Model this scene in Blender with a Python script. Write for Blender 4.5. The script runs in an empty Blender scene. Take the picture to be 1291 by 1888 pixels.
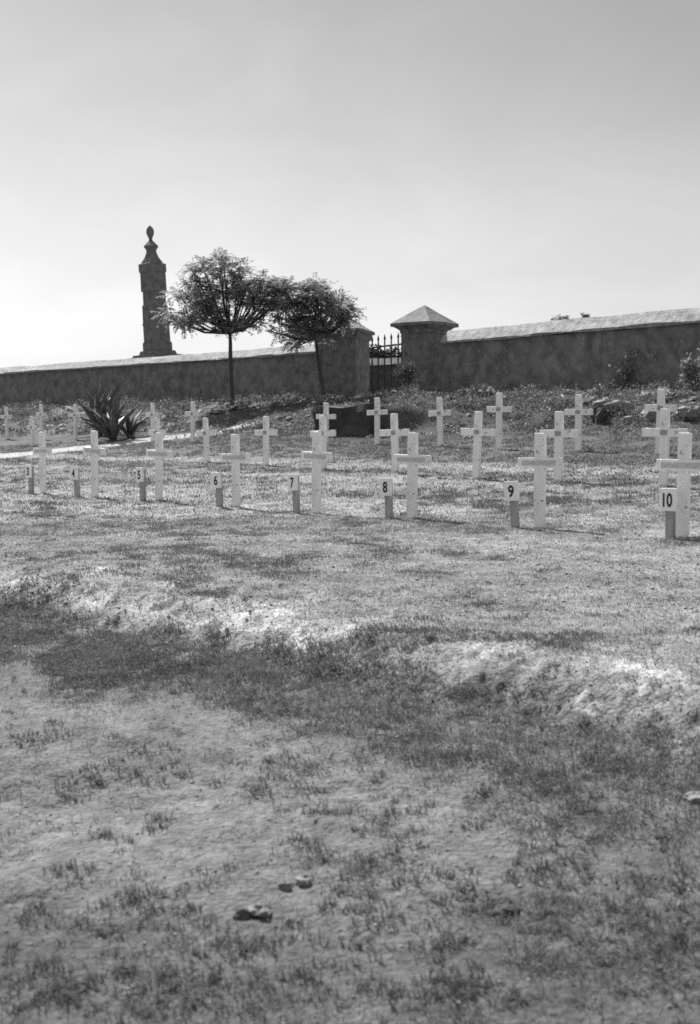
import bpy, math, random
import numpy as np
from mathutils import Vector, Matrix, noise as mnoise

R = math.radians
rng = np.random.default_rng(7)
random.seed(7)
S = bpy.context.scene
COL = S.collection

# ------------------------------------------------------------------ camera
F, CX, CY, HY = 2000.0, 645.5, 944.0, 797.0
PITCH = math.atan((CY - HY) / F)
cam = bpy.data.cameras.new('camera')
camo = bpy.data.objects.new('camera', cam); COL.objects.link(camo)
cam.sensor_fit = 'VERTICAL'; cam.sensor_height = 94.0; cam.sensor_width = 64.3
cam.lens = 94.0 * F / 1888.0
cam.clip_end = 3000.0
cam.dof.use_dof = True; cam.dof.focus_distance = 26.0; cam.dof.aperture_fstop = 9.5
camo.location = (0, 0, 0); camo.rotation_euler = (R(90) - PITCH, 0, 0)
S.camera = camo

# ------------------------------------------------------------------ world, sun, exposure
SUN_AZ = math.atan2(-0.48, 0.88); SUN_EL = R(47)
w = bpy.data.worlds.new('World'); S.world = w; w.use_nodes = True
nt = w.node_tree; nt.nodes.clear()
N = nt.nodes.new; L = nt.links.new
out = N('ShaderNodeOutputWorld'); bg = N('ShaderNodeBackground')
sky = N('ShaderNodeTexSky'); sky.sky_type = 'NISHITA'; sky.sun_disc = False
sky.sun_elevation = SUN_EL; sky.sun_rotation = SUN_AZ
sky.air_density = 1.0; sky.dust_density = 2.2; sky.ozone_density = 1.0
bw = N('ShaderNodeRGBToBW'); L(sky.outputs[0], bw.inputs[0])
tc = N('ShaderNodeTexCoord'); mp = N('ShaderNodeMapping'); mp.inputs['Scale'].default_value = (1.0, 1.0, 2.0)
L(tc.outputs['Generated'], mp.inputs[0])
nz = N('ShaderNodeTexNoise'); nz.inputs['Scale'].default_value = 5.0; nz.inputs['Detail'].default_value = 7
nz.inputs['Roughness'].default_value = 0.55; nz.inputs['Distortion'].default_value = 0.6
L(mp.outputs[0], nz.inputs['Vector'])
mr = N('ShaderNodeMapRange'); mr.inputs['From Min'].default_value = 0.38; mr.inputs['From Max'].default_value = 0.72
mr.inputs['To Min'].default_value = 0.97; mr.inputs['To Max'].default_value = 1.07
L(nz.outputs['Fac'], mr.inputs['Value'])
pw = N('ShaderNodeMath'); pw.operation = 'POWER'; pw.inputs[1].default_value = 0.60
L(bw.outputs[0], pw.inputs[0])
ml = N('ShaderNodeMath'); ml.operation = 'MULTIPLY'
sx = N('ShaderNodeSeparateXYZ'); L(tc.outputs['Generated'], sx.inputs[0])
gd = N('ShaderNodeValToRGB')     # haze-bright at the horizon, deeper sky above it, made-up bright cloud overhead, out of view, added as fill
cr = gd.color_ramp; cr.interpolation = 'B_SPLINE'
for i_, (p_i, v_i) in enumerate([(0.0, .60), (0.10, .58), (0.22, .50), (0.36, .335), (0.46, .30), (0.60, .60), (0.80, .78), (1.0, .78)]):
    e_ = cr.elements[i_] if i_ < 2 else cr.elements.new(p_i)
    e_.position = p_i; e_.color = (v_i, v_i, v_i, 1)
L(sx.outputs['Z'], gd.inputs['Fac'])
mg = N('ShaderNodeMath'); mg.operation = 'MULTIPLY'; L(pw.outputs[0], mg.inputs[0]); L(gd.outputs[0], mg.inputs[1])
L(mg.outputs[0], ml.inputs[0]); L(mr.outputs[0], ml.inputs[1])
L(ml.outputs[0], bg.inputs['Color']); bg.inputs['Strength'].default_value = 0.235
L(bg.outputs[0], out.inputs[0])

sun = bpy.data.lights.new('sun', 'SUN'); suno = bpy.data.objects.new('sun', sun); COL.objects.link(suno)
sun.energy = 4.6; sun.angle = R(0.6); sun.color = (1.0, 0.99, 0.98)
sd = Vector((math.sin(SUN_AZ) * math.cos(SUN_EL), math.cos(SUN_AZ) * math.cos(SUN_EL), math.sin(SUN_EL)))
suno.rotation_euler = sd.to_track_quat('Z', 'Y').to_euler()
S.view_settings.view_transform = 'Standard'; S.view_settings.look = 'None'
S.view_settings.exposure = 1.0; S.view_settings.gamma = 1.0
S.render.engine = 'CYCLES'
S.cycles.use_denoising = False
S.cycles.pixel_filter_type = 'BLACKMAN_HARRIS'; S.cycles.filter_width = 1.7
S.cycles.max_bounces = 6

# ------------------------------------------------------------------ helpers
def at(px, py, Y):
    x = (px - CX) / F; u = (CY - py) / F
    fy = math.cos(PITCH) + math.sin(PITCH) * u
    fz = -math.sin(PITCH) + math.cos(PITCH) * u
    k = Y / fy
    return Vector((x * k, Y, fz * k))

NX, NY = 0.67, 0.742          # the rows, the bank edge and the wall all run square to this direction
YAW = -math.atan2(NX, NY)

_perm = rng.permutation(512)
_val = rng.random(512)
def vnoise(x, y):
    xi = np.floor(x).astype(int); yi = np.floor(y).astype(int)
    xf = x - xi; yf = y - yi
    xf = xf * xf * (3 - 2 * xf); yf = yf * yf * (3 - 2 * yf)
    def h(a, b): return _val[(_perm[(a & 511)] + b * 131) & 511]
    return (h(xi, yi) * (1 - xf) + h(xi + 1, yi) * xf) * (1 - yf) + (h(xi, yi + 1) * (1 - xf) + h(xi + 1, yi + 1) * xf) * yf
def fbm(x, y, s, o=4, g=0.5):
    x = np.asarray(x, float) / s + 31.7; y = np.asarray(y, float) / s + 77.3
    a = 1.0; t = 0.0; n = 0.0
    for k in range(o):
        c, q = math.cos(k * 0.9 + 0.4), math.sin(k * 0.9 + 0.4)
        t = t + a * vnoise(x * c - y * q, x * q + y * c); n += a
        a *= g; x = x * 2.03 + 5.1; y = y * 2.03 + 9.2
    return t / n - 0.5

GT = [-60, 2.0, 4.35, 4.85, 7.5, 10.75, 12.5, 14.7, 17.0, 19.4, 22.0, 24.5, 27.5, 29.0, 33.0, 60.0, 2000]
GZ = [-1.56, -1.50, -1.39, -1.20, -1.14, -1.10, -0.95, -0.76, -0.55, -0.29, 0.06, 0.66, 1.10, 1.16, 1.15, 1.1, 1.1]
def sstep(a, b, x):
    q = np.clip((x - a) / (b - a), 0, 1); return q * q * (3 - 2 * q)
PIT = [(at(878, 1503, 4.15), 0.035, 0.035), (at(905, 1548, 4.0), 0.07, 0.035), (at(935, 1725, 3.25), 0.045, 0.03),
       (at(620, 1530, 4.1), 0.03, 0.02)]
def ground(x, y, fine=True):
    x = np.asarray(x, float); y = np.asarray(y, float)
    t = NX * x + NY * y; s = -NY * x + NX * y
    near = sstep(40, 20, y)
    tw = t + 0.45 * fbm(s, t, 1.3, 3) * sstep(9, 5, np.abs(t) * 1.0) * near
    z = np.interp(tw, GT, GZ)
    # landing before the gate, held up by the low dark stone wall
    lm = sstep(15.6, 18.0, s) * sstep(20.4, 19.9, s) * sstep(20.95, 21.2 + 1.6 * sstep(18.2, 16.5, s), t) * sstep(30.0, 29.0, t)
    z = np.maximum(z, z * (1 - lm) + 0.70 * lm)
    z = z + 0.10 * fbm(x, y, 3.2, 3) * near
    if fine:
        b = np.exp(-((t - 4.7) / 0.55) ** 2)
        z = z + 0.035 * fbm(x, y, 0.45, 4, 0.6) + b * (0.16 * fbm(x, y, 0.20, 6, 0.75) - 0.03 * sstep(.08, .2, fbm(x + 11, y, 0.20, 4, .6)))
        sand = sstep(4.4, 3.6, t)
        z = z - sand * .018 * sstep(.10, .22, fbm(x + 5, y + 3, .30, 4, .65)) + sand * .02 * np.abs(fbm(x, y + 6, .16, 4, .6))
        z = z + 0.012 * fbm(x + 9, y, 0.09, 3, 0.6)
        bk = sstep(21, 24, t) * sstep(29, 27, t)
        z = z + bk * (0.40 * fbm(x, y, 1.1, 4, 0.6) + .22 * np.abs(fbm(x, y + 5, .45, 4, .65)))
        for p, r, d in PIT:
            q = ((x - p.x) / (r * 1.5)) ** 2 + ((y - p.y) / (r * 1.6)) ** 2
            z = z - d * np.exp(-q)
    return z
def gz(x, y, fine=False): return float(ground(np.array([x]), np.array([y]), fine)[0])

def link(name, me, parent=None, mats=()):
    o = bpy.data.objects.new(name, me); COL.objects.link(o)
    for m in mats: me.materials.append(m)
    if parent is not None: o.parent = parent
    return o
def np_mesh(name, V, Fs, parent=None, mat=None, smooth=False):
    """V (n,3), Fs (m,k) one face size"""
    me = bpy.data.meshes.new(name)
    V = np.asarray(V, np.float32); Fs = np.asarray(Fs, np.int32); k = Fs.shape[1]
    me.vertices.add(len(V)); me.vertices.foreach_set('co', V.ravel())
    me.loops.add(Fs.size); me.loops.foreach_set('vertex_index', Fs.ravel())
    me.polygons.add(len(Fs)); me.polygons.foreach_set('loop_start', np.arange(0, Fs.size, k, dtype=np.int32))
    me.update(calc_edges=True)
    if smooth: me.polygons.foreach_set('use_smooth', np.ones(len(Fs), bool))
    return link(name, me, parent, [mat] if mat else [])
def tag(o, label=None, cat=None, group=None, kind=None):
    if label: o['label'] = label
    if cat: o['category'] = cat
    if group: o['group'] = group
    if kind: o['kind'] = kind
    return o
def empty(name, loc, label, cat, group=None, rz=0.0):
    o = bpy.data.objects.new(name, None); COL.objects.link(o)
    o.empty_display_size = 0.2; o.location = loc; o.rotation_euler = (0, 0, rz)
    return tag(o, label, cat, group)
class MB:
    def __init__(s): s.V = []; s.F = []
    def add(s, vs, fs):
        n = len(s.V); s.V += [tuple(v) for v in vs]; s.F += [tuple(i + n for i in f) for f in fs]
    def box(s, x0, x1, y0, y1, z0, z1):
        s.add([(x0,y0,z0),(x1,y0,z0),(x1,y1,z0),(x0,y1,z0),(x0,y0,z1),(x1,y0,z1),(x1,y1,z1),(x0,y1,z1)],
              [(0,3,2,1),(4,5,6,7),(0,1,5,4),(1,2,6,5),(2,3,7,6),(3,0,4,7)])
    def loft(s, rings, cap=True):
        n = len(rings[0]); vs = [p for r in rings for p in r]; fs = []
        for i in range(len(rings) - 1):
            for j in range(n):
                a = i * n + j; b = i * n + (j + 1) % n
                fs.append((a, b, b + n, a + n))
        if cap:
            fs.append(tuple(reversed(range(n)))); fs.append(tuple(range((len(rings)-1)*n, len(rings)*n)))
        s.add(vs, fs)
    def tube(s, pts, rad, n=7):
        pts = [Vector(p) for p in pts]; rings = []
        for i, p in enumerate(pts):
            d = (pts[min(i+1, len(pts)-1)] - pts[max(i-1, 0)]).normalized()
            a = d.orthogonal().normalized(); b = d.cross(a)
            if i and abs(d.z) > .3:
                a = Vector((1, 0, 0)); a = (a - d * a.dot(d)).normalized(); b = d.cross(a)
            elif abs(d.z) > .3:
                a = (Vector((1,0,0)) - d * d.x).normalized(); b = d.cross(a)
            r = rad[i] if hasattr(rad, '__len__') else rad
            rings.append([p + a * math.cos(2*math.pi*k/n) * r + b * math.sin(2*math.pi*k/n) * r for k in range(n)])
        s.loft(rings)
    def build(s, name, mat, parent=None, smooth=False, bevel=0.0, jit=0.0):
        me = bpy.data.meshes.new(name)
        V = s.V
        if jit:
            V = [tuple(Vector(v) + mnoise.noise_vector(Vector(v) * 2.3) * jit + mnoise.noise_vector(Vector(v) * 9.1) * jit * .4) for v in V]
        me.from_pydata(V, [], s.F); me.validate(); me.update()
        if smooth: me.polygons.foreach_set('use_smooth', np.ones(len(me.polygons), bool))
        o = link(name, me, parent, [mat])
        if bevel:
            m = o.modifiers.new('bevel', 'BEVEL'); m.width = bevel; m.segments = 2; m.limit_method = 'ANGLE'
        return o

def mat(name, a, b=None, scale=6.0, bump=0.3, bscale=30.0, rough=0.9, lo=0.35, hi=0.65, spot=None, streak=False, metal=0.0, spec=0.2):
    """greys a..b mixed by noise; bump of a finer noise; spot = (grey, scale, threshold)"""
    b = a if b is None else b
    m = bpy.data.materials.new(name); m.use_nodes = True
    t = m.node_tree; n = t.nodes.new; l = t.links.new; p = t.nodes['Principled BSDF']
    p.inputs['Roughness'].default_value = rough; p.inputs['Metallic'].default_value = metal
    p.inputs['Specular IOR Level'].default_value = spec
    co = n('ShaderNodeTexCoord'); mpp = n('ShaderNodeMapping'); l(co.outputs['Object'], mpp.inputs[0])
    if streak: mpp.inputs['Scale'].default_value = (1, 1, 0.18)
    z1 = n('ShaderNodeTexNoise'); z1.inputs['Scale'].default_value = scale; z1.inputs['Detail'].default_value = 8
    z1.inputs['Roughness'].default_value = 0.65
    l(mpp.outputs[0], z1.inputs['Vector'])
    r1 = n('ShaderNodeMapRange'); r1.inputs['From Min'].default_value = lo; r1.inputs['From Max'].default_value = hi
    l(z1.outputs['Fac'], r1.inputs['Value'])
    mx = n('ShaderNodeMix'); mx.data_type = 'RGBA'
    mx.inputs[6].default_value = (a, a, a, 1); mx.inputs[7].default_value = (b, b, b, 1)
    l(r1.outputs[0], mx.inputs[0]); res = mx.outputs[2]
    if spot:
        z3 = n('ShaderNodeTexNoise'); z3.inputs['Scale'].default_value = spot[1]; z3.inputs['Detail'].default_value = 6
        l(co.outputs['Object'], z3.inputs['Vector'])
        r3 = n('ShaderNodeMapRange'); r3.inputs['From Min'].default_value = spot[2]; r3.inputs['From Max'].default_value = spot[2] + 0.08
        l(z3.outputs['Fac'], r3.inputs['Value'])
        m3 = n('ShaderNodeMix'); m3.data_type = 'RGBA'; m3.inputs[7].default_value = (spot[0],) * 3 + (1,)
        l(r3.outputs[0], m3.inputs[0]); l(res, m3.inputs[6]); res = m3.outputs[2]
    l(res, p.inputs['Base Color'])
    z2 = n('ShaderNodeTexNoise'); z2.inputs['Scale'].default_value = bscale; z2.inputs['Detail'].default_value = 6
    l(co.outputs['Object'], z2.inputs['Vector'])
    bp = n('ShaderNodeBump'); bp.inputs['Strength'].default_value = bump; bp.inputs['Distance'].default_value = 0.03
    l(z2.outputs['Fac'], bp.inputs['Height']); l(bp.outputs[0], p.inputs['Normal'])
    return m
def leaf_mat(name, a, b, scale=4.0, trans=0.25):
    m = mat(name, a, b, scale, bump=0.0, rough=0.6, spec=0.25)
    t = m.node_tree; n = t.nodes.new; l = t.links.new
    p = t.nodes['Principled BSDF']; o = t.nodes['Material Output']
    tr = n('ShaderNodeBsdfTranslucent'); ms = n('ShaderNodeMixShader'); ms.inputs[0].default_value = trans
    src = p.inputs['Base Color'].links[0].from_socket
    l(src, tr.inputs['Color']); l(p.outputs[0], ms.inputs[1]); l(tr.outputs[0], ms.inputs[2]); l(ms.outputs[0], o.inputs[0])
    return m

M = dict(
    wall=mat('wall_render', 0.11, 0.24, 2.4, 1.0, 9, spot=(0.28, 5.5, 0.63)),
    coping=mat('coping_cement', 0.19, 0.36, 5.0, 0.9, 14, spot=(0.13, 9, 0.62)),
    pillar=mat('pillar_stone', 0.12, 0.25, 4.0, 1.0, 12, spot=(0.27, 7, 0.64)),
    cap=mat('cap_slate', 0.12, 0.24, 4.0, 0.5, 20),
    kerb=mat('dark_stone', 0.045, 0.085, 3.0, 0.8, 12),
    monument=mat('monument_stone', 0.12, 0.22, 3.5, 0.8, 12, spot=(0.38, 6, 0.68)),
    iron=mat('iron', 0.03, 0.05, 12, 0.2, 40, rough=0.6),
    wood=mat('cross_paint', 0.78, 0.93, 9.0, 0.35, 60, rough=0.65, streak=True, spot=(0.36, 18, 0.62)),
    strip=mat('name_strip_metal', 0.42, 0.62, 60.0, 0.2, 90, rough=0.5),
    post=mat('marker_post_wood', 0.27, 0.42, 9.0, 0.4, 50, streak=True),
    plate=mat('marker_plate_paint', 0.82, 0.93, 14.0, 0.1, 60, rough=0.6, spot=(0.45, 30, 0.66)),
    ink=mat('number_paint', 0.03, 0.04, 20, 0.0),
    bark=mat('bark', 0.06, 0.11, 10, 0.6, 30),
    rock=mat('rock', 0.14, 0.27, 5, 0.8, 16, spot=(0.12, 9, 0.62)),
    leaf=leaf_mat('tree_leaf', 0.20, 0.36, 1.6, .45),
    grass=leaf_mat('grass_blade', 0.08, 0.18, 1.8, 0.3),
    dryturf=leaf_mat('dry_turf', 0.18, 0.34, 3.0, 0.3),
    grit=mat('grit', 0.10, 0.38, 2.5, 0.3, 60),
    tin=mat('name_plate_metal', 0.26, 0.40, 30, 0.2, 60, rough=0.5),
    straw=leaf_mat('dry_stalk', 0.30, 0.50, 8, 0.2),
    weed=leaf_mat('weed_leaf', 0.05, 0.24, 1.6, 0.25),
    creeper=leaf_mat('creeper_leaf', 0.16, 0.34, 5.0, 0.2),
    agave=mat('agave_leaf', 0.045, 0.13, 3.0, 0.2, 20, rough=0.5, spec=0.4),
)

# ------------------------------------------------------------------ ground (one sheet to the horizon)
TS = 0.80
def tone(x, y):
    """albedo of the soil: bare paths, sand and dark turf soil, in patches of the place itself, plus painted crevice shade on the bank"""
    t = NX * x + NY * y; s = -NY * x + NX * y
    n1 = fbm(s * 0.45, t, 0.9, 5, 0.6); n2 = fbm(x, y, 0.25, 4, 0.6); n3 = fbm(x, y, 2.4, 4)
    b = np.interp(t, [0, 1.5, 3.1, 3.8, 4.5, 4.75, 5.3, 6.0, 9.5, 11.5, 12.6, 14.0, 15.0, 16.1, 17.2, 18.5, 21, 23, 30, 40],
                  [.16, .165, .165, .14, .15, .30, .25, .24, .28, .30, .27, .30, .21, .33, .17, .14, .10, .10, .13, .24])
    b = b * (1 + 0.55 * n1 + 0.55 * n2 + 0.45 * n3)
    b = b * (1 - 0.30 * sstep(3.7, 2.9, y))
    b = b + 0.02 * sstep(0.8, 1.8, x) * sstep(4.7, 5.3, t) * sstep(10.5, 8.0, t) * (1 + n1)
    # light bare patches on the broken bank edge
    b = b + 0.20 * np.exp(-((t - 4.75) / 0.30) ** 2) * sstep(0.0, 0.12, fbm(x + 4, y + 2, 0.38, 5, .65)) * (.55 + .45 * sstep(-1.5, 0, x))
    b = b * (1 - .5 * np.exp(-((t - 4.75) / 0.35) ** 2) * sstep(.02, .14, fbm(x - 7, y + 8, 0.22, 4, .65)))  # shade of the bank's crevices put into the soil colour, broken by noise
    for (a_, b_, sx_, sy_) in ((500,1125,.16,.30),(690,1150,.18,.25),(900,1195,.30,.30),(1180,1235,.16,.2),(330,1085,.22,.25),(200,1062,.30,.3),(600,1100,.15,.2)):
        d_ = F * 1.22 / (b_ - HY); x_ = (a_ - CX) / F * d_
        b = b + .15 * np.exp(-((x - x_ + .25 * n2) / sx_) ** 2 - ((y - d_ + .25 * n1) / sy_) ** 2) * np.clip(1 + 4 * n2, 0, 2.2)
    # worn footpath climbing to the gate
    P = [(-14, 28.0), (-9.7, 30.0), (-6.5, 32.0), (-3.5, 33.0), (-1.9, 34.5)]
    dm = np.full(x.shape, 1e9)
    for (ax, ay), (bx, by) in zip(P[:-1], P[1:]):
        q = np.clip(((x - ax) * (bx - ax) + (y - ay) * (by - ay)) / ((bx - ax) ** 2 + (by - ay) ** 2), 0, 1)
        dm = np.minimum(dm, np.hypot(x - ax - q * (bx - ax), y - ay - q * (by - ay)))
    k = sstep(0.90, 0.55, dm + 0.5 * n2 + 0.4 * n1)
    b = b * (1 - k) + 0.42 * k
    return np.clip(b * TS, 0.05, 0.5), k
ys = np.concatenate([[-900, -300, -100, -40, -15, -6, -2, 0, 1.0], 1.6 * (62 / 1.6) ** (np.arange(760) / 759.0),
                     [66, 72, 80, 90, 105, 130, 170, 240, 400, 800, 1600]])
us = np.concatenate([[-600, -120, -30, -10, -4, -2.2, -1.5, -1.15], np.linspace(-1, 1, 640), [1.15, 1.5, 2.2, 4, 10, 30, 120, 600]])
U, Yg = np.meshgrid(us, ys)
Wd = 2.8 + 0.43 * np.clip(Yg, 0, 70)
X = U * Wd
far = np.abs(X) > 60
Z = ground(np.clip(X, -60, 60), np.clip(Yg, -60, 700))
V = np.stack([X.ravel(), Yg.ravel(), Z.ravel()], 1)
nr, nc = X.shape
idx = np.arange(nr * nc).reshape(nr, nc)
Fq = np.stack([idx[:-1, :-1].ravel(), idx[:-1, 1:].ravel(), idx[1:, 1:].ravel(), idx[1:, :-1].ravel()], 1)
gm = bpy.data.materials.new('soil'); gm.use_nodes = True
t_ = gm.node_tree; n_ = t_.nodes.new; l_ = t_.links.new; p_ = t_.nodes['Principled BSDF']
p_.inputs['Roughness'].default_value = 0.95; p_.inputs['Specular IOR Level'].default_value = 0.1
at_ = n_('ShaderNodeAttribute'); at_.attribute_name = 'tone'
co_ = n_('ShaderNodeTexCoord')
za = n_('ShaderNodeTexNoise'); za.inputs['Scale'].default_value = 22; za.inputs['Detail'].default_value = 8; za.inputs['Roughness'].default_value = 0.7
zb = n_('ShaderNodeTexNoise'); zb.inputs['Scale'].default_value = 5; zb.inputs['Detail'].default_value = 8; zb.inputs['Roughness'].default_value = 0.65
l_(co_.outputs['Object'], za.inputs['Vector']); l_(co_.outputs['Object'], zb.inputs['Vector'])
ra = n_('ShaderNodeMapRange'); ra.inputs['From Min'].default_value = .3; ra.inputs['From Max'].default_value = .7; ra.inputs['To Min'].default_value = .55; ra.inputs['To Max'].default_value = 1.45
rb = n_('ShaderNodeMapRange'); rb.inputs['From Min'].default_value = .3; rb.inputs['From Max'].default_value = .7; rb.inputs['To Min'].default_value = .74; rb.inputs['To Max'].default_value = 1.26
l_(za.outputs['Fac'], ra.inputs['Value']); l_(zb.outputs['Fac'], rb.inputs['Value'])
m1 = n_('ShaderNodeMath'); m1.operation = 'MULTIPLY'; m2 = n_('ShaderNodeMath'); m2.operation = 'MULTIPLY'
l_(ra.outputs[0], m1.inputs[0]); l_(rb.outputs[0], m1.inputs[1]); l_(m1.outputs[0], m2.inputs[0]); l_(at_.outputs['Fac'], m2.inputs[1])
l_(m2.outputs[0], p_.inputs['Base Color'])
zc = n_('ShaderNodeTexNoise'); zc.inputs['Scale'].default_value = 45; zc.inputs['Detail'].default_value = 6
l_(co_.outputs['Object'], zc.inputs['Vector'])
bp_ = n_('ShaderNodeBump'); bp_.inputs['Strength'].default_value = 1.0; bp_.inputs['Distance'].default_value = 0.02
l_(zc.outputs['Fac'], bp_.inputs['Height']); l_(bp_.outputs[0], p_.inputs['Normal'])
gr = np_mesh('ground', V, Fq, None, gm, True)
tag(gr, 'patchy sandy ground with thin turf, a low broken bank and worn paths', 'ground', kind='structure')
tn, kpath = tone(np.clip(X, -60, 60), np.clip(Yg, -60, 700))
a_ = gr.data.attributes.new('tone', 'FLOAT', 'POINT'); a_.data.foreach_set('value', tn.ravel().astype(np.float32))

# ------------------------------------------------------------------ walls
def extrude_run(p0, p1, prof, n, jit=0.0):
    """prof: list of (out, z) round a closed section; out = metres toward the camera side, square to the run"""
    p0 = Vector(p0); p1 = Vector(p1); d = (p1 - p0); d.normalize()
    nrm = Vector((d.y, -d.x, 0));
    if nrm.y > 0: nrm = -nrm
    mb = MB(); rings = []
    for i in range(n + 1):
        c = p0.lerp(p1, i / n); r = []
        for j, (o, z) in enumerate(prof):
            q = c + nrm * o + Vector((0, 0, z))
            if jit: q += Vector((0, 0, 1)) * (mnoise.noise(Vector((c.x * .9, c.y * .9, j * 3.1))) * jit) + nrm * mnoise.noise(Vector((c.x * 1.3, c.y * 1.3, 40 + j * 3.1))) * jit
            r.append(q)
        rings.append(r)
    mb.loft(rings); return mb
def subprof(pts, step=0.35):
    o = []
    for i in range(len(pts)):
        a = Vector(pts[i]); b = Vector(pts[(i + 1) % len(pts)]); k = max(1, int((b - a).length / step))
        for j in range(k): o.append(tuple(a.lerp(b, j / k)))
    return o
def boundary_wall(pts, ztop, ridge, thick, label, coping_steps=()):
    c = (Vector(pts[0]) + Vector(pts[-1])) / 2
    root = empty('boundary_wall', (c.x, c.y, 0.8), label, 'wall')
    mw, mc = MB(), MB()
    for i in range(len(pts) - 1):
        a, b = Vector(pts[i]), Vector(pts[i + 1])
        n = max(2, int((b - a).length / 0.5))
        h = thick / 2
        za, zb = ztop[i], ztop[i + 1]
        m = extrude_run((a.x, a.y, 0), (b.x, b.y, 0), subprof([(h, 0.2), (h, 2.9), (-h, 2.9), (-h, 0.2)]), n, 0.05); 
        for k, v in enumerate(m.V): 
            q = (Vector((v[0], v[1], 0)) - a).length / (b - a).length; tp = za + (zb - za) * min(1, max(0, q))
            m.V[k] = (v[0], v[1], 0.2 + (v[2] - 0.2) * (tp - 0.2) / 2.7)
        mw.add(m.V, m.F)
        prof = subprof([(h + .10, -.02), (h + .10, .05), (0.02, ridge), (-0.02, ridge), (-h - .10, .05), (-h - .10, -.02)], 0.2)
        m = extrude_run((a.x, a.y, 0), (b.x, b.y, 0), prof, n, 0.045)
        for k, v in enumerate(m.V):
            q = (Vector((v[0], v[1], 0)) - a).length / (b - a).length; tp = za + (zb - za) * min(1, max(0, q))
            m.V[k] = (v[0], v[1], v[2] + tp + 0.02)
        mc.add(m.V, m.F)
    for mb, nm, mt in ((mw, 'wall_face', M['wall']), (mc, 'coping', M['coping'])):
        mb.V = [(v[0] - root.location.x, v[1] - root.location.y, v[2] - root.location.z) for v in mb.V]
        mb.build(nm, mt, root)
    return root
def wp(px, yc, zc):                       # a point of the wall line: depth from the height of its coping
    d = F * zc / (HY - yc); v = at(px, yc, d); return (v.x, d, 0)
ZC = 2.93
wr = [wp(1560, 578, ZC), wp(1291, 600, ZC), wp(1120, 613, ZC), wp(826, 637, ZC)]
boundary_wall(wr, [ZC] * 4, 0.42, 0.55, 'long dark rendered boundary wall with pale sloping coping, right of the gate')
wl = [wp(598, 653.5, ZC), wp(430, 665.5, ZC), wp(180, 681, ZC), wp(-40, 695, ZC), wp(-260, 708, ZC)]
boundary_wall(wl, [ZC] * 5, 0.34, 0.55, 'dark rendered boundary wall with pale coping, left of the gate below the monument')

def sq(cx, cy, z, h, rz, lean=(0, 0)):
    return [Vector((cx + lean[0] + h * 1.4142 * math.cos(rz + R(45 + 90 * k)), cy + lean[1] + h * 1.4142 * math.sin(rz + R(45 + 90 * k)), z)) for k in range(4)]
def dense_sq(z, h, rz, k=4, lean=(0, 0), cx=0, cy=0):
    c = sq(cx, cy, z, h, rz, lean); r = []
    for i in range(4):
        for j in range(k): r.append(c[i].lerp(c[(i + 1) % 4], j / k))
    return r
def gate_pillar(x, y, z0, zt, h, rz, label, capw, caph):
    root = empty('gate_pillar', (x, y, z0), label, 'pillar', 'stone gate pillars with pyramid caps')
    H = zt - z0
    b = MB(); b.loft([dense_sq(-0.4 + (H + .4) * i / 10, h, rz) for i in range(11)]); b.build('shaft', M['pillar'], root, jit=.02)
    b = MB(); b.loft([dense_sq(H + .003, h + .04, rz), dense_sq(H + .12, h + .06, rz), dense_sq(H + .24, capw - .08, rz)]); b.build('corbel', M['pillar'], root, jit=.012)
    b = MB(); b.loft([dense_sq(H + .243, capw, rz), dense_sq(H + .35, capw, rz), dense_sq(H + .35 + caph * .5, capw * .5, rz), dense_sq(H + .35 + caph, .03, rz)])
    b.build('cap', M['cap'], root, jit=.02)
    return root
c = at(785, 700, 37.2)
PR = gate_pillar(c.x - 0.02, 37.6, 0.85, 3.36, 0.55, YAW + R(2), 'gate pillar right of the iron gate, its pyramid cap clear against the sky', 0.84, .62)
c = at(634, 700, 41.2)
PL = gate_pillar(c.x, 41.2, 0.9, 3.45, 0.76, R(-20), 'gate pillar left of the iron gate, its cap half hidden by the tree', 0.93, .60)

# low dark stone wall holding the landing before the gate
a = at(690, 780, 27.6); b_ = Vector((a.x - 1.42, a.y + 1.28, 0))
rw = extrude_run((a.x, a.y, 0), (b_.x, b_.y, 0), subprof([(.2, -.7), (.24, .66), (-.2, .66), (-.2, -.7)], .22), 16, .16)
cc = ((a.x + b_.x) / 2, (a.y + b_.y) / 2, 0)
rw.V = [(v[0] - cc[0], v[1] - cc[1], v[2]) for v in rw.V]
o = rw.build('retaining_wall', M['kerb']); o.location = cc
tag(o, 'low dark stone retaining wall below the left gate pillar, behind the crosses', 'retaining wall')

# ------------------------------------------------------------------ gate
g0 = at(683.5, 700, 39.6); g1 = at(742, 700, 37.9)
root = empty('iron_gate', ((g0.x + g1.x) / 2, (g0.y + g1.y) / 2, 1.0), 'spiked iron gate of upright bars between the two stone pillars', 'gate')
gl = Vector((g1.x - g0.x, g1.y - g0.y, 0)); gc = root.location
def gp(q, z): return Vector((g0.x, g0.y, 0)) + gl * q + Vector((0, 0, z)) - gc
for z, nm in ((3.05, 'rail'), (2.36, 'rail'), (1.22, 'rail')):
    r = MB(); r.tube([gp(0, z), gp(1, z)], .032, 6); r.build(nm, M['iron'], root)
for i, px in enumerate((686.5, 698, 710, 722, 734.5, 741)):
    q = (px - 683.5) / 58.5
    b = MB(); b.tube([gp(q, .95), gp(q, 3.26)], .026, 6); 
    bo = b.build('bar', M['iron'], root)
    s_ = MB(); s_.tube([gp(q, 3.262), gp(q, 3.32), gp(q, 3.47)], [.026, .042, .006], 6); s_.build('spike', M['iron'], bo)

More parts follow.
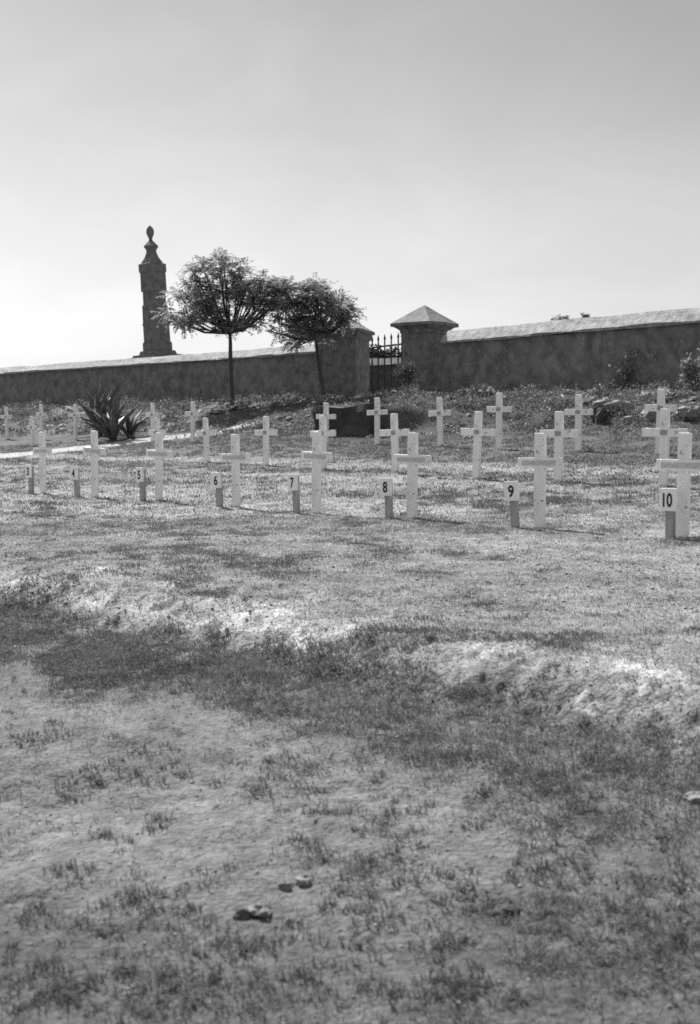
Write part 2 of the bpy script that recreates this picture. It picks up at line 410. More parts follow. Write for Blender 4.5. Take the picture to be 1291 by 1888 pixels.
# far side of the enclosure seen through the gate
fa, fb = at(560, 664, 60.0), at(900, 664, 58.0)
c = ((fa.x + fb.x) / 2, 59, 1.0)
root = empty('enclosure_wall', c, 'far dark wall with pale coping seen through the bars of the gate', 'wall')
m = extrude_run((fa.x, fa.y, 0), (fb.x, fb.y, 0), [(.25, .6), (.25, 3.58), (-.25, 3.58), (-.25, .6)], 20, .03)
m.V = [(v[0] - c[0], v[1] - c[1], v[2] - c[2]) for v in m.V]; m.build('wall_face', M['kerb'], root)
m = extrude_run((fa.x, fa.y, 0), (fb.x, fb.y, 0), [(.33, 3.583), (.33, 3.64), (0, 4.0), (-.33, 3.64), (-.33, 3.583)], 20, .03)
m.V = [(v[0] - c[0], v[1] - c[1], v[2] - c[2]) for v in m.V]; m.build('coping', M['coping'], root)

# ------------------------------------------------------------------ monument
DM = 56.5; k = DM / F
mx0 = at(297, 650, DM)
root = empty('obelisk_monument', (mx0.x, DM, 1.1), 'tall dark stone monument with an urn finial, rising behind the left wall', 'monument')
root.rotation_euler = (0, R(-3.0), 0)
RM = R(-34)
def mz(y): return (HY - y) * k - 1.1
def mw_(px): return px * k / 1.387 / 2
def stack(name, rows, mt=M['monument'], parent=root, kk=3):
    b = MB(); b.loft([dense_sq(mz(y), mw_(wd), RM, kk) for y, wd in rows]); return b.build(name, mt, parent, jit=.012)
b = MB(); b.loft([dense_sq(-.3, mw_(128), RM, 6), dense_sq(mz(662), mw_(128), RM, 6)]); b.build('plinth', M['monument'], root, jit=.02)
stack('step', [(661.9, 92), (656, 90)]); stack('step', [(655.9, 68), (648.5, 62)])
stack('pedestal', [(648.4, 52), (635, 52), (632, 49)])
stack('shaft', [(631.9, 47), (603, 46.2), (602.4, 48.2), (599, 48), (598.4, 46), (566, 45), (565.5, 40.5), (542, 40), (541, 45.5), (507.5, 44.5)])
stack('collar', [(507.4, 47), (504, 48.5), (492, 48.5), (491, 44)])
stack('shoulder', [(490.9, 40), (486, 34), (480, 25), (472, 18.5), (466, 17.5)])
stack('urn', [(465.9, 19), (461, 25), (459, 25), (455, 17), (450, 8)])
b = MB(); rings = []
for y, wd in ((450, 7), (446, 6), (443, 9), (439, 13), (434, 14.5), (429, 12.5), (425, 7), (422, 1)):
    rr = wd * k / 2; rings.append([Vector((rr * math.cos(a), rr * math.sin(a), mz(y))) for a in np.linspace(0, 2 * math.pi, 12, endpoint=False)])
b.loft(rings); b.build('finial', M['monument'], root, smooth=True)

# ------------------------------------------------------------------ crosses
def cross_parts(root, H, bw, strip):
    hw, th = 0.062, 0.032
    b = MB(); b.loft([[(-hw,-th,-.35),(hw,-th,-.35),(hw,th,-.35),(-hw,th,-.35)],[(-hw,-th,H-.012),(hw,-th,H-.012),(hw,th,H-.012),(-hw,th,H-.012)],
                      [(-hw+.01,-th+.006,H),(hw-.01,-th+.006,H),(hw-.01,th-.006,H),(-hw+.01,th-.006,H)]])
    b.build('upright', M['wood'], root)
    zc = H - 0.345
    b = MB(); b.box(-bw/2, bw/2, -th-.006, th+.004, zc-.060, zc+.060); b.build('crossarm', M['wood'], root, bevel=.005)
    if strip:
        b = MB(); b.box(-bw*.40, bw*.40, -th-.010, -th-.0061, zc-.030, zc+.026); b.build('name_strip', M['strip'], root)
    else:
        b = MB(); b.box(-.052, .052, -th-.010, -th-.0061, zc-.036, zc+.036); b.build('name_plate', M['tin'], root)
def place_cross(px, ytop, t, bw, label, group, strip, lean=0.0):
    d = t / (NX * (px - CX) / F + NY); p = at(px, ytop, d)
    z0 = gz(p.x, d, True) ; H = p.z - z0
    o = empty('grave_cross', (p.x, d, z0), label, 'cross', group, YAW + R(random.uniform(-4, 4)))
    o.rotation_euler.y = R(lean); o.rotation_euler.x = R(random.uniform(-1.5, 1.5))
    cross_parts(o, H, bw, strip); return o
ordn = ['first', 'second', 'third', 'fourth', 'fifth', 'sixth', 'seventh', 'eighth', 'ninth', 'tenth', 'eleventh', 'twelfth']
R1 = [(1262,797,.60,0,'10'),(997,798,.56,0,'9'),(760,797,.56,0,'8'),(583,795,.56,.4,'7'),(435,800,.66,0,'6'),(291,797,.64,0,'5'),(173,794,.56,.5,'4'),(77,796,.56,0,'3')]
MK = [(1238,900,997),(951,887,979),(718,881,957),(547,874,946),(405,871,928),(263,862,926),(142,860,918),(57,857,911)]
WHERE = ['at the right edge of the photo', 'second from the right', 'third from the right', 'fourth from the right',
         'fourth from the left', 'third from the left', 'second from the left', 'furthest left of its row']
MWHERE = ['nearest of all the marker posts', 'second nearest marker post', 'third marker post from the right', 'fourth marker post from the right',
          'fourth marker post from the left', 'third marker post from the left', 'second marker post from the left', 'leftmost and farthest marker post']
for i, (px, yt, bw, ln, num) in enumerate(R1):
    ln = ln + (0, -.8, .5, .6, -1.2, 1.0, 1.6, -.7)[i]
    place_cross(px, yt, 10.75, bw, 'front row cross %s, behind the marker painted %s' % (WHERE[i], num), 'white crosses of the front row', True, ln)
R2 = [(1226,753,14.6,.66),(1031,758,14.6,.64),(879,758,14.7,.66),(730,762,15.0,.66),(597,766,15.2,.62),(490,767,15.6,.62),(381,770,15.8,.62),(290,770,15.9,.6)]
for i, (px, yt, t, bw) in enumerate(R2):
    place_cross(px, yt, t, bw, 'white wooden cross in the second row, %s from the right' % ordn[i], 'white crosses of the second row', False, random.uniform(-2, 2))
place_cross(59, 767, 18.0, .5, 'shortest white cross, beyond the worn path near the left edge', 'white crosses of the back row', False, -1.5)
R3 = [(1217,717,18.4),(1068,727,18.8),(921,724,19.0),(813,733,19.3),(696,733,19.4),(601,742,19.3),(355,740,19.5),(281,743,19.6),(138,745,19.8),(76,745,19.8),(12,750,19.8)]
for i, (px, yt, t) in enumerate(R3):
    place_cross(px, yt, t, .60, 'white wooden cross in the back row nearest the wall, %s from the right' % ordn[i], 'white crosses of the back row', False, random.uniform(-2, 2))

# ------------------------------------------------------------------ number markers
def number_mesh(txt, w_, h_):
    cu = bpy.data.curves.new('number', 'FONT'); cu.body = txt; cu.size = 1.0; cu.extrude = 0.02; cu.offset = 0.022
    ob = bpy.data.objects.new('number', cu); COL.objects.link(ob)
    bpy.context.view_layer.update()
    me = bpy.data.meshes.new_from_object(ob.evaluated_get(bpy.context.evaluated_depsgraph_get()))
    bpy.data.objects.remove(ob)
    n = len(me.vertices); v = np.empty(n * 3, np.float32); me.vertices.foreach_get('co', v); v = v.reshape(-1, 3)
    lo, hi = v.min(0), v.max(0)
    q = np.empty_like(v)
    q[:, 0] = (v[:, 0] - (lo[0] + hi[0]) / 2) / (hi[0] - lo[0]) * w_
    q[:, 2] = (v[:, 1] - (lo[1] + hi[1]) / 2) / (hi[1] - lo[1]) * h_
    q[:, 1] = -(v[:, 2]) * 0.1
    me.vertices.foreach_set('co', q.ravel()); me.update(); me.name = 'number'; return me
for i, ((mx_, ytop, ybase), (px, yt, bw, ln, num)) in enumerate(zip(MK, R1)):
    t = 10.75 - 0.16; d = t / (NX * (mx_ - CX) / F + NY); p = at(mx_, ytop, d); z0 = gz(p.x, d, True); H = p.z - z0
    o = empty('number_marker', (p.x, d, z0), 'short post with a white plate painted %s, %s' % (num, MWHERE[i]), 'grave marker', 'numbered marker posts of the front row', YAW + R(random.uniform(-6, 6)))
    o.rotation_euler.y = R(random.uniform(-3, 3))
    pw_, ph = (.195, .235) if num == '10' else (.185, .225)
    b = MB(); b.box(-.042, .042, -.036, .036, -.3, H - .02); b.build('post', M['post'], o, bevel=.005)
    b = MB(); b.box(-pw_/2, pw_/2, -.066, -.0363, H - ph, H); b.build('plate', M['plate'], o, bevel=.003)
    nm = number_mesh(num, .105 if num == '10' else .075, ph * .62)
    n0 = link('number', nm, o, [M['ink']]); n0.location = (0, -.0675, H - ph / 2 - .004)

# small pale peg above the bank
p = at(508, 1086, 7.9); z0 = gz(p.x, 7.9, True)
b = MB(); b.loft([[(-.018,-.014,-.1),(.018,-.014,-.1),(.018,.014,-.1),(-.018,.014,-.1)],[(-.018,-.014,.09),(.018,-.014,.09),(.018,.014,.10),(-.018,.014,.10)],[(-.006,-.006,.13),(.006,-.006,.13),(.006,.006,.13),(-.006,.006,.13)]])
o = b.build('peg', M['plate']); o.location = (p.x, 7.9, z0); tag(o, 'small pale wooden peg standing on the turf above the broken bank', 'peg')

# ------------------------------------------------------------------ leaves
def quads(P, D, W, ln, wd):
    """rhombic leaves: P roots, D unit direction, W unit width direction"""
    n = len(P); ln = ln[:, None]; wd = wd[:, None]
    V = np.empty((n, 4, 3)); V[:, 0] = P; V[:, 1] = P + D * ln * .45 + W * wd; V[:, 2] = P + D * ln; V[:, 3] = P + D * ln * .45 - W * wd
    return V.reshape(-1, 3), np.arange(n * 4).reshape(-1, 4)
def unit(v): return v / np.maximum(np.linalg.norm(v, axis=1, keepdims=True), 1e-9)
def cloud(cs, n, ln, wd, droop=.3, out=.8, shell=.45, flat=1.0):
    Ps, Ds = [], []
    vol = np.array([c[3] * c[4] * c[5] for c in cs]) ** .8; cnt = (vol / vol.sum() * n).astype(int)
    for c, m in zip(cs, cnt):
        u = unit(rng.normal(size=(m, 3))); r = rng.random(m) ** shell
        P = np.array(c[:3]) + u * r[:, None] * np.array(c[3:6]) * (1 + .22 * rng.normal(size=(m, 1)))
        Ps.append(P); Ds.append(unit(u * out + rng.normal(size=(m, 3)) * .55 + np.array([0, 0, -droop])))
    P = np.concatenate(Ps); D = np.concatenate(Ds); W = unit(np.cross(D, rng.normal(size=D.shape)))
    return quads(P, D, W, ln * rng.uniform(.6, 1.3, len(P)), wd * rng.uniform(.6, 1.3, len(P)))
def fronds(cs, nf, fl, pairs, lf, wd, droop=.5):
    """pinnate sprays: curved rachis with leaflet pairs, rooted in the clumps"""
    Ps, Ds, Ws = [], [], []
    vol = np.array([c[3] * c[4] * c[5] for c in cs]) ** .7; cnt = np.maximum(3, (vol / vol.sum() * nf).astype(int))
    for c, m in zip(cs, cnt):
        u = unit(rng.normal(size=(m, 3)) * np.array([1, 1, .8]) + [0, 0, .1]); r = rng.random(m) ** .4
        P = np.array(c[:3]) + u * r[:, None] * np.array(c[3:6]) * .85
        d = unit(u * np.array([1, 1, .55]) + rng.normal(size=(m, 3)) * .3)
        L_ = fl * rng.uniform(.6, 1.3, m)
        side = unit(np.cross(d, [0, 0, 1.0]))
        for j in range(pairs):
            q = (j + .5) / pairs
            pos = P + d * (L_ * q)[:, None] + np.array([0, 0, -1.0]) * (droop * L_ * q * q)[:, None]
            for sg in (-1, 1):
                dd = unit(side * sg + d * .5 + np.array([0, 0, -.25]) + rng.normal(size=(m, 3)) * .2)
                Ps.append(pos); Ds.append(dd); Ws.append(unit(np.cross(dd, np.cross(side, d) + rng.normal(size=(m, 3)) * .3)))
    P = np.concatenate(Ps); D = np.concatenate(Ds); W = np.concatenate(Ws)
    return quads(P, D, W, lf * rng.uniform(.7, 1.25, len(P)), wd * rng.uniform(.7, 1.25, len(P)))

def tree(name, base_px, Y, trunk, clumps, label, nf, fl=.37, r0=.075, lf=.11, pairs=7, wd=.019, group=None):
    bp = at(base_px[0], base_px[1], Y); z0 = min(bp.z, gz(bp.x, Y, True) + .02)
    root = empty(name, (bp.x, Y, z0), label, 'tree', group)
    O = Vector((bp.x, Y, z0))
    tp = [Vector((0, 0, -.3))] + [at(a, b, Y) - O for a, b in trunk]
    mb = MB(); mb.tube(tp, [r0 * (1.15 - .5 * i / (len(tp) - 1)) for i in range(len(tp))], 8)
    top = tp[-1]; cs = []
    sc = Y / F
    for (a, b, rx, rz) in clumps:
        n_sub = 2
        for s2 in range(n_sub):
            dy = random.uniform(-1, 1) * rx * sc * (1.4 if n_sub > 1 else 1)
            c = at(a, b, Y) - O
            jx, jz = random.uniform(-.5, .5) * rx * sc, random.uniform(-.5, .5) * rz * sc
            cs.append((c.x + jx, dy * 1.3, c.z + jz, rx * sc * .92, rx * sc * .85, rz * sc * .46))
    for c in cs:
        e = Vector(c[:3]); md = top.lerp(e, .5) + Vector((0, 0, -.10 * (e - top).length)) + Vector((random.uniform(-.1, .1), random.uniform(-.1, .1), 0))
        mb.tube([top - Vector((0, 0, .05)), md, e], [r0 * .55, r0 * .34, r0 * .12], 5)
    mb.build('trunk', M['bark'], root, smooth=True)
    V, Fs = fronds(cs, nf, fl, pairs, lf, wd, .22)
    np_mesh('crown', V, Fs, root, M['leaf'])
    return root
T1 = [(330,545,22,13),(322,575,20,14),(335,596,20,9),(355,525,24,14),(360,560,28,20),(372,592,26,12),(362,497,15,8),(385,495,22,12),(392,530,30,22),(405,575,30,22),
      (418,487,22,13),(410,477,10,7),(430,515,28,20),(440,555,28,24),(420,600,18,10),(448,492,15,10),(455,590,22,14),(447,608,10,7),(465,530,24,18),(475,565,24,16),(487,520,20,12),(495,548,20,16),(492,580,14,8),(512,528,18,11),(518,556,20,12),(505,572,16,8)]
tree('slender_tree', (429,772), 38.5, [(429,740),(426,700),(425,660),(425,632),(424,612)], T1, 'slender tree with a wide umbrella crown, between the monument and the gate', 1950, r0=.085, wd=.026)
T2 = [(512,540,18,14),(530,532,18,12),(525,560,20,14),(522,590,16,10),(515,612,14,8),(545,550,24,18),(548,590,26,18),(540,622,16,10),(552,636,12,7),(565,525,14,8),(578,535,22,14),(575,570,28,22),(585,605,26,18),
      (600,545,24,16),(612,575,26,20),(628,545,18,10),(636,565,20,12),(652,575,14,8),(622,600,20,12),(562,612,22,14),(600,624,18,10),(590,522,12,6),(645,590,14,8)]
tree('slender_tree', (597,748), 38.0, [(596,725),(591,695),(587,665),(584,640),(582,620)], T2, 'smaller leaning tree whose crown covers the left gate pillar', 1650, r0=.075, wd=.026)
tree('young_tree', (1037,700), 52.0, [(1037,650),(1037,620),(1036,600)], [(1036,586,6,5),(1028,591,7,4),(1045,591,6,4)], 'wider of two small treetops showing over the right wall', 130, fl=.22, r0=.05, lf=.12, pairs=5, wd=.03, group='treetops behind the right wall')
tree('young_tree', (1078,700), 52.0, [(1078,650),(1078,610),(1078,598)], [(1078,583,4.5,4),(1079,588,5,4)], 'narrower of two small treetops showing over the right wall', 70, fl=.18, r0=.045, lf=.12, pairs=5, wd=.03, group='treetops behind the right wall')
# dark hedge beyond the enclosure
ha = at(707, 650, 74.0)
root = empty('hedge', (ha.x, 74.0, 1.0), 'dark clipped hedge beyond the far wall, seen through the gate', 'hedge')
cs = [(x_, 0, z_, .8, .5, .8) for x_ in np.arange(-3.2, 3.3, .6) for z_ in (.6, 1.6, 2.5, 3.2, 3.55, 3.8)]
V, Fs = cloud(cs, 26000, .26, .10, shell=.33); np_mesh('foliage', V, Fs, root, M['agave'])
b = MB()
for x_ in np.arange(-3, 3.1, 1.0): b.tube([(x_, 0, -.2), (x_ + .1, 0, 1.5), (x_, 0, 3.2)], [.06, .05, .03], 5)
b.build('stem', M['bark'], root)

# ------------------------------------------------------------------ agave
def agave(px, Y, n, Ln, label, seed, spread=1.0):
    rd = random.Random(seed); x = (px - CX) / F * Y; z0 = gz(x, Y, True)
    root = empty('agave', (x, Y, z0), label, 'plant', 'agave plants below the left wall')
    for i in range(n):
        a = i * 2.399 + rd.uniform(-.2, .2); el = R(rd.uniform(42, 94)) ; L_ = Ln * rd.uniform(.65, 1.1)
        d = Vector((math.cos(a), math.sin(a), 0)); sd_ = Vector((-math.sin(a), math.cos(a), 0))
        vs = []; fs = []; K = 9
        p = d * .05; e = el
        for j in range(K + 1):
            q = j / K; wdt = .125 * Ln / 1.5 * (math.sin(math.pi * (q * .80 + .17))) * (1 - q ** 5) + .002
            up = Vector((-math.sin(e) * d.x, -math.sin(e) * d.y, math.cos(e)))
            vs += [p - sd_ * wdt + up * wdt * .5, p - up * .025 * (1 - q), p + sd_ * wdt + up * wdt * .5, p + up * .006]
            p = p + (d * math.cos(e) + Vector((0, 0, math.sin(e)))) * (L_ / K); e -= R(rd.uniform(2, 6)) * spread
        for j in range(K):
            for m_ in range(4):
                u0 = j * 4 + m_; u1 = j * 4 + (m_ + 1) % 4; fs.append((u0, u1, u1 + 4, u0 + 4))
        mb = MB(); mb.add(vs, fs); mb.build('leaf', M['agave'], root, smooth=True)
    return root
agave(210, 33.0, 26, 1.5, 'large dark agave with upright sword leaves below the left wall', 3)
agave(186, 35.5, 12, 2.0, 'tallest leaning agave rosette behind the large one', 5, .7)
agave(240, 33.6, 10, 1.1, 'small agave rosette right beside the large one', 8)

# ------------------------------------------------------------------ undergrowth on the bank below the wall
def scatter(n, t0, t1, s0, s1):
    t = rng.uniform(t0, t1, n); s = rng.uniform(s0, s1, n)
    return NX * t - NY * s, NY * t + NX * s, t, s
x, y, t, s = scatter(150000, 20.2, 28.9, 6, 48)
dens = sstep(-.04, .16, fbm(x, y, .7, 5, .65)) * (.15 + .85 * sstep(20.2, 22.5, t))
keep = (rng.random(len(x)) < dens * 1.8) & ~((s > 17.9) & (s < 20.5) & (t < 21.6))
x, y, t = x[keep], y[keep], t[keep]
hh = .55 * (.10 + .75 * sstep(-.2, .3, fbm(x + 50, y, .8, 4, .6))) * (.2 + .8 * sstep(20, 26, t))
z = ground(x, y) + rng.random(len(x)) ** .7 * hh * .8
P = np.stack([x, y, z], 1); D = unit(rng.normal(size=P.shape) * .8 + [0, 0, .35]); W = unit(np.cross(D, rng.normal(size=D.shape)))
V, Fs = quads(P, D, W, rng.uniform(.05, .15, len(x)), rng.uniform(.010, .028, len(x)))
o = np_mesh('undergrowth', V, Fs, None, M['weed']); tag(o, 'tangled weeds and creeping growth covering the bank below the wall', 'undergrowth', kind='stuff')

def bush(name, px, py, Y, rx, rz, n, label, mt, cat='shrub', group=None, ln=.11, wd=.03, k=7):
    p = at(px, py, Y); z0 = gz(p.x, Y, True); root = empty(name, (p.x, Y, z0), label, cat, group)
    top = p.z - z0; cs = []
    for i in range(k):
        cs.append((random.uniform(-.7, .7) * rx, random.uniform(-.4, .4) * rx, top + random.uniform(-.8, .8) * rz, rx * .42, rx * .3, rz * .4))
    V, Fs = cloud(cs, n, ln, wd, .1); np_mesh('foliage', V, Fs, root, mt)
    b = MB()
    for c in cs: b.tube([(0, 0, -.1), (c[0] * .5, c[1] * .5, c[2] * .5), c[:3]], [.02, .014, .006], 5)
    b.build('stem', M['bark'], root)
bush('shrub', 757, 715, 36.2, .50, .75, 1500, 'pale leafy shrub growing against the foot of the right gate pillar', M['weed'])
bush('shrub', 880, 733, 32.5, .8, .45, 1400, 'low dense shrub at the foot of the wall just right of the pillar', M['weed'])
bush('shrub', 1284, 690, 28.0, .35, .75, 900, 'tall thin shrub against the wall at the right edge', M['creeper'])
bush('climbing_creeper', 1160, 690, 30.9, .55, .65, 330, 'pale leaved creeper climbing the right wall in a patch', M['creeper'], 'creeper', ln=.13, wd=.035, k=11)
bush('shrub', 1248, 738, 27.0, .6, .3, 900, 'low pale shrub among the boulders near the right edge', M['creeper'])

# ------------------------------------------------------------------ stones
SOIL = mat('clod_soil', 0.16, 0.28, 8, 1.0, 40)
def stone(name, px, py, Y, r, sc, label, cat, seed, group=None, mt=None, sink=.25):
    p = at(px, py, Y); z0 = gz(p.x, Y, True)
    b = MB(); n, m = 14, 9; vs = []
    rings = []
    for i in range(m + 1):
        ph = math.pi * (i + .02) / (m + .04); ring = []
        for j in range(n):
            a = 2 * math.pi * j / n; v = Vector((math.sin(ph) * math.cos(a), math.sin(ph) * math.sin(a), -math.cos(ph)))
            q = 1 + .45 * mnoise.noise(v * 1.3 + Vector((seed * 7.1, 0, 0))) + .18 * mnoise.noise(v * 3.6 + Vector((seed * 3.3, 5, 0)))
            v = v * q; v = v if r < .1 else Vector((max(-.85, min(.85, v.x)), max(-.85, min(.85, v.y)), max(-.8, min(.75, v.z))))
            ring.append(Vector((v.x * r * sc[0], v.y * r * sc[1], v.z * r * sc[2])))
        rings.append(ring)
    b.loft(rings); o = b.build(name, mt or M['rock'], None)
    o.location = (p.x, Y, z0 + r * sc[2] * (1 - 2 * sink) * .8); o.rotation_euler = (0, 0, seed * 1.7)
    return tag(o, label, cat, group)
stone('boulder', 1205, 770, 24.5, .33, (1, .8, .8), 'rounded pale boulder left of the cross near the right edge', 'boulder', 1, 'boulders on the bank')
stone('boulder', 1130, 760, 26.0, .42, (1.3, .8, .5), 'flat pale slab boulder behind the second back row cross', 'boulder', 2, 'boulders on the bank')
stone('boulder', 1105, 770, 25.2, .26, (.8, .8, 1.2), 'dark upright stone beside the flat pale slab', 'boulder', 3, 'boulders on the bank', M['kerb'])
stone('boulder', 1275, 762, 24.0, .36, (1.2, .8, .7), 'broad pale boulder at the right edge of the bank', 'boulder', 4, 'boulders on the bank')
stone('boulder', 1165, 775, 24.6, .22, (1.2, .9, .6), 'small pale boulder between the flat slab and rounded boulder', 'boulder', 6, 'boulders on the bank')
stone('clod', 527, 1695, 3.45, .022, (1.2, 1, .9), 'left clod of the upper pair in the near sand', 'clod', 5, 'clods in the near sand', SOIL, .35)
stone('clod', 560, 1692, 3.47, .028, (1, 1, .9), 'right clod of the upper pair in the near sand', 'clod', 7, 'clods in the near sand', SOIL, .35)
stone('clod', 447, 1742, 3.25, .024, (1.1, 1, .8), 'left clod of the lower pair in the near sand', 'clod', 8, 'clods in the near sand', M['bark'], .3)
stone('clod', 478, 1740, 3.27, .030, (1.3, 1, .8), 'right clod of the lower pair in the near sand', 'clod', 9, 'clods in the near sand', SOIL, .35)
stone('stone', 1282, 1512, 4.15, .04, (1, 1, .8), 'pale stone in the weeds at the right edge', 'stone', 11, None, None, .4)
stone('stone', 1088, 820, 21.0, .06, (1.4, 1, .7), 'small pale stone at the foot of a back row cross', 'stone', 12)
stone('stone', 940, 1725, 3.28, .03, (1.2, 1, .6), 'dark round stone half sunk in the near sand', 'stone', 13, None, M['kerb'])

# ------------------------------------------------------------------ grass
def blades(P, h, lean, wd, az):
    n = len(P)
    D = np.stack([np.cos(az), np.sin(az), np.zeros(n)], 1); Wv = np.stack([-np.sin(az), np.cos(az), np.zeros(n)], 1)
    jit = rng.uniform(-1.2, 1.2, n); Wv = unit(Wv * np.cos(jit)[:, None] + D * np.sin(jit)[:, None])
    up = np.array([0, 0, 1.0])
    m = P + up * (h * .55)[:, None] + D * (h * lean * .3)[:, None]
    tp = P + up * (h * (1 - .35 * lean))[:, None] + D * (h * lean)[:, None]
    V = np.empty((n, 5, 3)); w2 = wd[:, None]
    V[:, 0] = P - Wv * w2; V[:, 1] = P + Wv * w2; V[:, 2] = m + Wv * w2 * .75; V[:, 3] = m - Wv * w2 * .75; V[:, 4] = tp
    b = np.arange(n)[:, None] * 5
    Fs = np.concatenate([b + [0, 1, 2], b + [0, 2, 3], b + [3, 2, 4]])
    return V.reshape(-1, 3), Fs
def frustum_pts(n, y0, y1, pw=1.0):
    y = y0 + (y1 - y0) * rng.random(n) ** pw
    return rng.uniform(-1, 1, n) * (2.6 + .42 * y), y
def grass_amount(x, y):
    t = NX * x + NY * y; s = -NY * x + NX * y
    n1 = fbm(s * .5, t, .8, 4, .6); n2 = fbm(x + 3, y, .26, 4, .65)
    b = np.interp(t, [0, 1.5, 2.6, 3.3, 3.9, 4.5, 4.8, 5.2, 6.0, 8, 11, 12.5, 14, 15, 16.1, 17, 19, 22],
                  [.34, .30, .22, .36, .72, .66, .22, .28, .40, .36, .36, .50, .42, .62, .30, .66, .60, .62])
    b = b + .24 * sstep(3.5, 2.8, y) + .12 * sstep(.75, 1.3, x) * sstep(4.8, 4.2, t)
    b = b - .15 * sstep(1.0, 2.0, x) * sstep(5, 5.6, t) * sstep(10, 8, t)
    _, kp = tone(x, y)
    return sstep(.46, .60, b + .7 * n1 + 1.25 * n2) * (1 - kp)
def fan(n, y0, y1, pw, amt, floor, nb, rad, hgt, wd, mt, name, label, sub=False):
    cx, cy = frustum_pts(n, y0, y1, pw); g = amt(cx, cy)
    kk = rng.random(len(cx)) < g + floor; cx, cy, g = cx[kk], cy[kk], g[kk]
    r_ = rng.uniform(rad[0], rad[1], len(cx))
    px_ = np.repeat(cx, nb) + rng.normal(size=len(cx) * nb) * np.repeat(r_, nb); py_ = np.repeat(cy, nb) + rng.normal(size=len(cx) * nb) * np.repeat(r_, nb)
    hh = np.repeat(rng.uniform(hgt[0], hgt[1], len(cx)), nb) * rng.uniform(.4, 1.3, len(px_))
    return blades(np.stack([px_, py_, ground(px_, py_) - .003], 1), hh, rng.uniform(.1, 1.1, len(px_)), rng.uniform(wd[0], wd[1], len(px_)), rng.uniform(0, 6.28, len(px_)))
def join(parts, name, mt, label):
    Vs, Fs, b0 = [], [], 0
    for V, F_ in parts: Vs.append(V); Fs.append(F_ + b0); b0 += len(V)
    o = np_mesh(name, np.concatenate(Vs), np.concatenate(Fs), None, mt); tag(o, label, 'grass', kind='stuff'); return o
ga = lambda x, y: grass_amount(x, y) * .85
CL = [(290,1540,26),(240,1425,60),(330,1440,45),(130,1478,25),(60,1385,40),(20,1400,30),(280,1690,60),(230,1700,40),(110,1630,35),(60,1700,35),(90,1860,70),(40,1830,45),(240,1870,50),(345,1830,45),(330,1880,50),
      (600,1530,22),(620,1535,20),(740,1520,40),(530,1430,35),(470,1480,25),(660,1610,55),(560,1600,35),(800,1660,60),(860,1690,40),(690,1750,50),(640,1700,40),(740,1860,80),(850,1850,50),(930,1860,70),(990,1770,45),(1060,1770,60),
      (1130,1830,60),(1200,1790,70),(1250,1850,60),(1170,1560,60),(1090,1540,45),(1230,1640,60),(1260,1500,45),(1120,1440,45),(1010,1490,35),(870,1440,40),(700,1430,45),(980,1640,30),(1010,1660,30),(450,1770,40),(400,1765,30),(530,1760,30),
      (1060,1600,40),(1180,1700,50),(560,1470,25),(190,1560,20),(160,1460,25),(820,1780,35),(560,1850,45),(440,1860,45),(880,1560,14),(905,1500,16)]
ex, ey = [], []
for a_, b_, r_ in CL:
    d_ = F * 1.50 / (b_ - HY); m_ = int(1.1 * r_) ; sg = r_ / F * d_
    for _ in range(m_ // 4):          # a clump is a few small tufts of its own
        ox, oy = rng.normal() * sg * .9, rng.normal() * sg * 1.3
        q_ = 15; ex += list((a_ - CX) / F * d_ + ox + rng.normal(size=q_) * .020); ey += list(d_ + oy + rng.normal(size=q_) * .016)
ex, ey = np.array(ex), np.array(ey); nE = len(ex)
tufts = blades(np.stack([ex, ey, ground(ex, ey) - .003], 1), rng.uniform(.010, .048, nE), rng.uniform(.2, 1.2, nE), rng.uniform(.0014, .0034, nE), rng.uniform(0, 6.28, nE))
join([tufts, fan(36000, 2.1, 8.5, .8, ga, .05, 24, (.012, .075), (.012, .045), (.0009, .0022), 0, 0, 0),
      fan(110000, 6.0, 16.0, .9, ga, .02, 9, (.02, .07), (.010, .040), (.002, .004), 0, 0, 0),
      fan(78000, 14.0, 34.0, 1.0, ga, .02, 6, (.03, .10), (.02, .07), (.004, .009), 0, 0, 0)],
     'grass', M['grass'], 'thin dark turf and scattered tufts over the sandy ground')
def da(x, y):
    t = NX * x + NY * y
    return sstep(4.6, 5.4, t) * (.35 + .6 * sstep(-.15, .15, fbm(x + 20, y, .35, 4, .6))) * (1 - tone(x, y)[1]) * (1 - .45 * sstep(16.4, 17.4, t) - .3 * sstep(19.5, 20.8, t))
join([fan(110000, 4.5, 14.0, .8, da, .03, 9, (.02, .08), (.006, .022), (.0014, .003), 0, 0, 0),
      fan(80000, 12.0, 34.0, 1.0, da, .02, 5, (.03, .12), (.015, .04), (.004, .008), 0, 0, 0)],
     'dry_turf', M['dryturf'], 'short pale dry turf on the terrace of the graves')
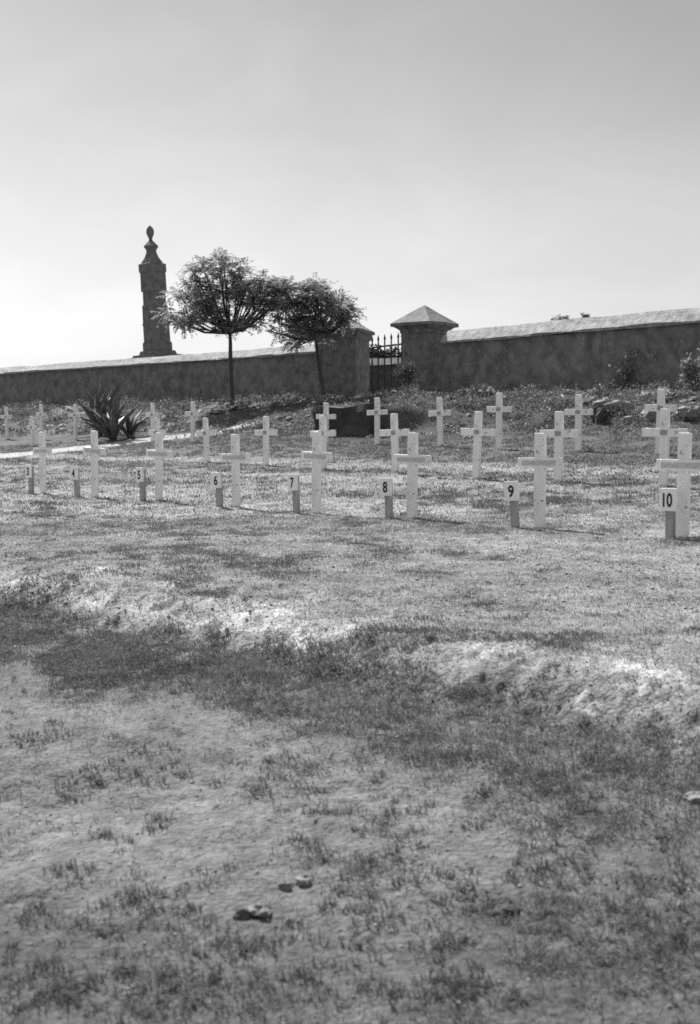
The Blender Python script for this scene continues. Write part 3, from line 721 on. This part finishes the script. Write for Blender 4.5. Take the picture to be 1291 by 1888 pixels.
def pebbles(n, y0, y1, pw, r0, r1):
    x, y = frustum_pts(n, y0, y1, pw); t = NX * x + NY * y
    k = rng.random(n) < (.35 + .5 * np.exp(-((t - 4.7) / .4) ** 2)); x, y = x[k], y[k]; m = len(x)
    r = r0 + (r1 - r0) * rng.random(m) ** 3
    oc = np.array([[1,0,0],[0,1,0],[-1,0,0],[0,-1,0],[0,0,1],[0,0,-1],[.7,.7,.5],[-.7,.6,.45]], float)
    V = oc[None, :6] * rng.uniform(.55, 1.25, (m, 6, 1)) * np.array([1, 1, .7]) * r[:, None, None]
    a = rng.uniform(0, 6.28, m); c, q = np.cos(a)[:, None], np.sin(a)[:, None]
    V = np.stack([V[..., 0] * c - V[..., 1] * q, V[..., 0] * q + V[..., 1] * c, V[..., 2]], 2)
    V = V + np.stack([x, y, ground(x, y) + r * .25], 1)[:, None]
    f = np.array([[0,1,4],[1,2,4],[2,3,4],[3,0,4],[1,0,5],[2,1,5],[3,2,5],[0,3,5]])
    return V.reshape(-1, 3), (np.arange(m)[:, None, None] * 6 + f[None]).reshape(-1, 3)
V1, F1 = pebbles(110000, 2.1, 9.0, .8, .0015, .009); V2, F2 = pebbles(55000, 7.0, 24.0, .9, .004, .02)
rx, ry, rt, rs = scatter(2600, 21.5, 28.3, 4, 40)
kk = (fbm(rx, ry, 1.2, 3) > .03) & ~((rs > 17.4) & (rs < 20.6)); rx, ry = rx[kk], ry[kk]; m = len(rx)
r = .03 + .17 * rng.random(m) ** 3
ico = np.array([[1,0,0],[.3,.95,0],[-.8,.58,.1],[-.8,-.6,0],[.35,-.9,.1],[.5,.3,.8],[-.4,.45,.85],[-.3,-.5,.8],[.4,-.45,.75]], float)
Vr = ico[None] * rng.uniform(.65, 1.3, (m, 9, 1)) * np.array([1.2, .9, .7]) * r[:, None, None]
a = rng.uniform(0, 6.28, m); c, q = np.cos(a)[:, None], np.sin(a)[:, None]
Vr = np.stack([Vr[..., 0] * c - Vr[..., 1] * q, Vr[..., 0] * q + Vr[..., 1] * c, Vr[..., 2]], 2) + np.stack([rx, ry, ground(rx, ry) - r * .05], 1)[:, None]
fr = np.array([[0,1,5],[1,6,5],[1,2,6],[2,3,7],[2,7,6],[3,4,8],[3,8,7],[4,0,5],[4,5,8],[5,6,7],[5,7,8]])
o = np_mesh('rubble', Vr.reshape(-1, 3), (np.arange(m)[:, None, None] * 9 + fr[None]).reshape(-1, 3), None, M['rock']); tag(o, 'loose broken rubble lying over the weedy bank below the wall', 'rubble', kind='stuff')
o = np_mesh('grit', np.concatenate([V1, V2]), np.concatenate([F1, F2 + len(V1)]), None, M['grit']); tag(o, 'crumbs of dry soil and grit lying over the bare ground', 'grit', kind='stuff')
# a few pale dry stalks near the camera
P = []; rows = [(288, 1888, 2.78, .13), (292, 1880, 2.8, .10), (500, 1880, 2.8, .06), (1120, 1800, 3.05, .09), (1130, 1790, 3.05, .07), (278, 1890, 2.78, .07)]
xs = np.array([at(a, b, d).x for a, b, d, h in rows]); yy = np.array([r[2] for r in rows])
V, Fs = blades(np.stack([xs, yy, ground(xs, yy)], 1), np.array([r[3] for r in rows]), np.full(6, .25), np.full(6, .0035), np.array([2.6, 2.9, 1, 2.2, .5, 3.3]))
o = np_mesh('dry_stalks', V, Fs, None, M['straw']); tag(o, 'a few pale dry grass stalks in the near sand', 'dry grass', kind='stuff')
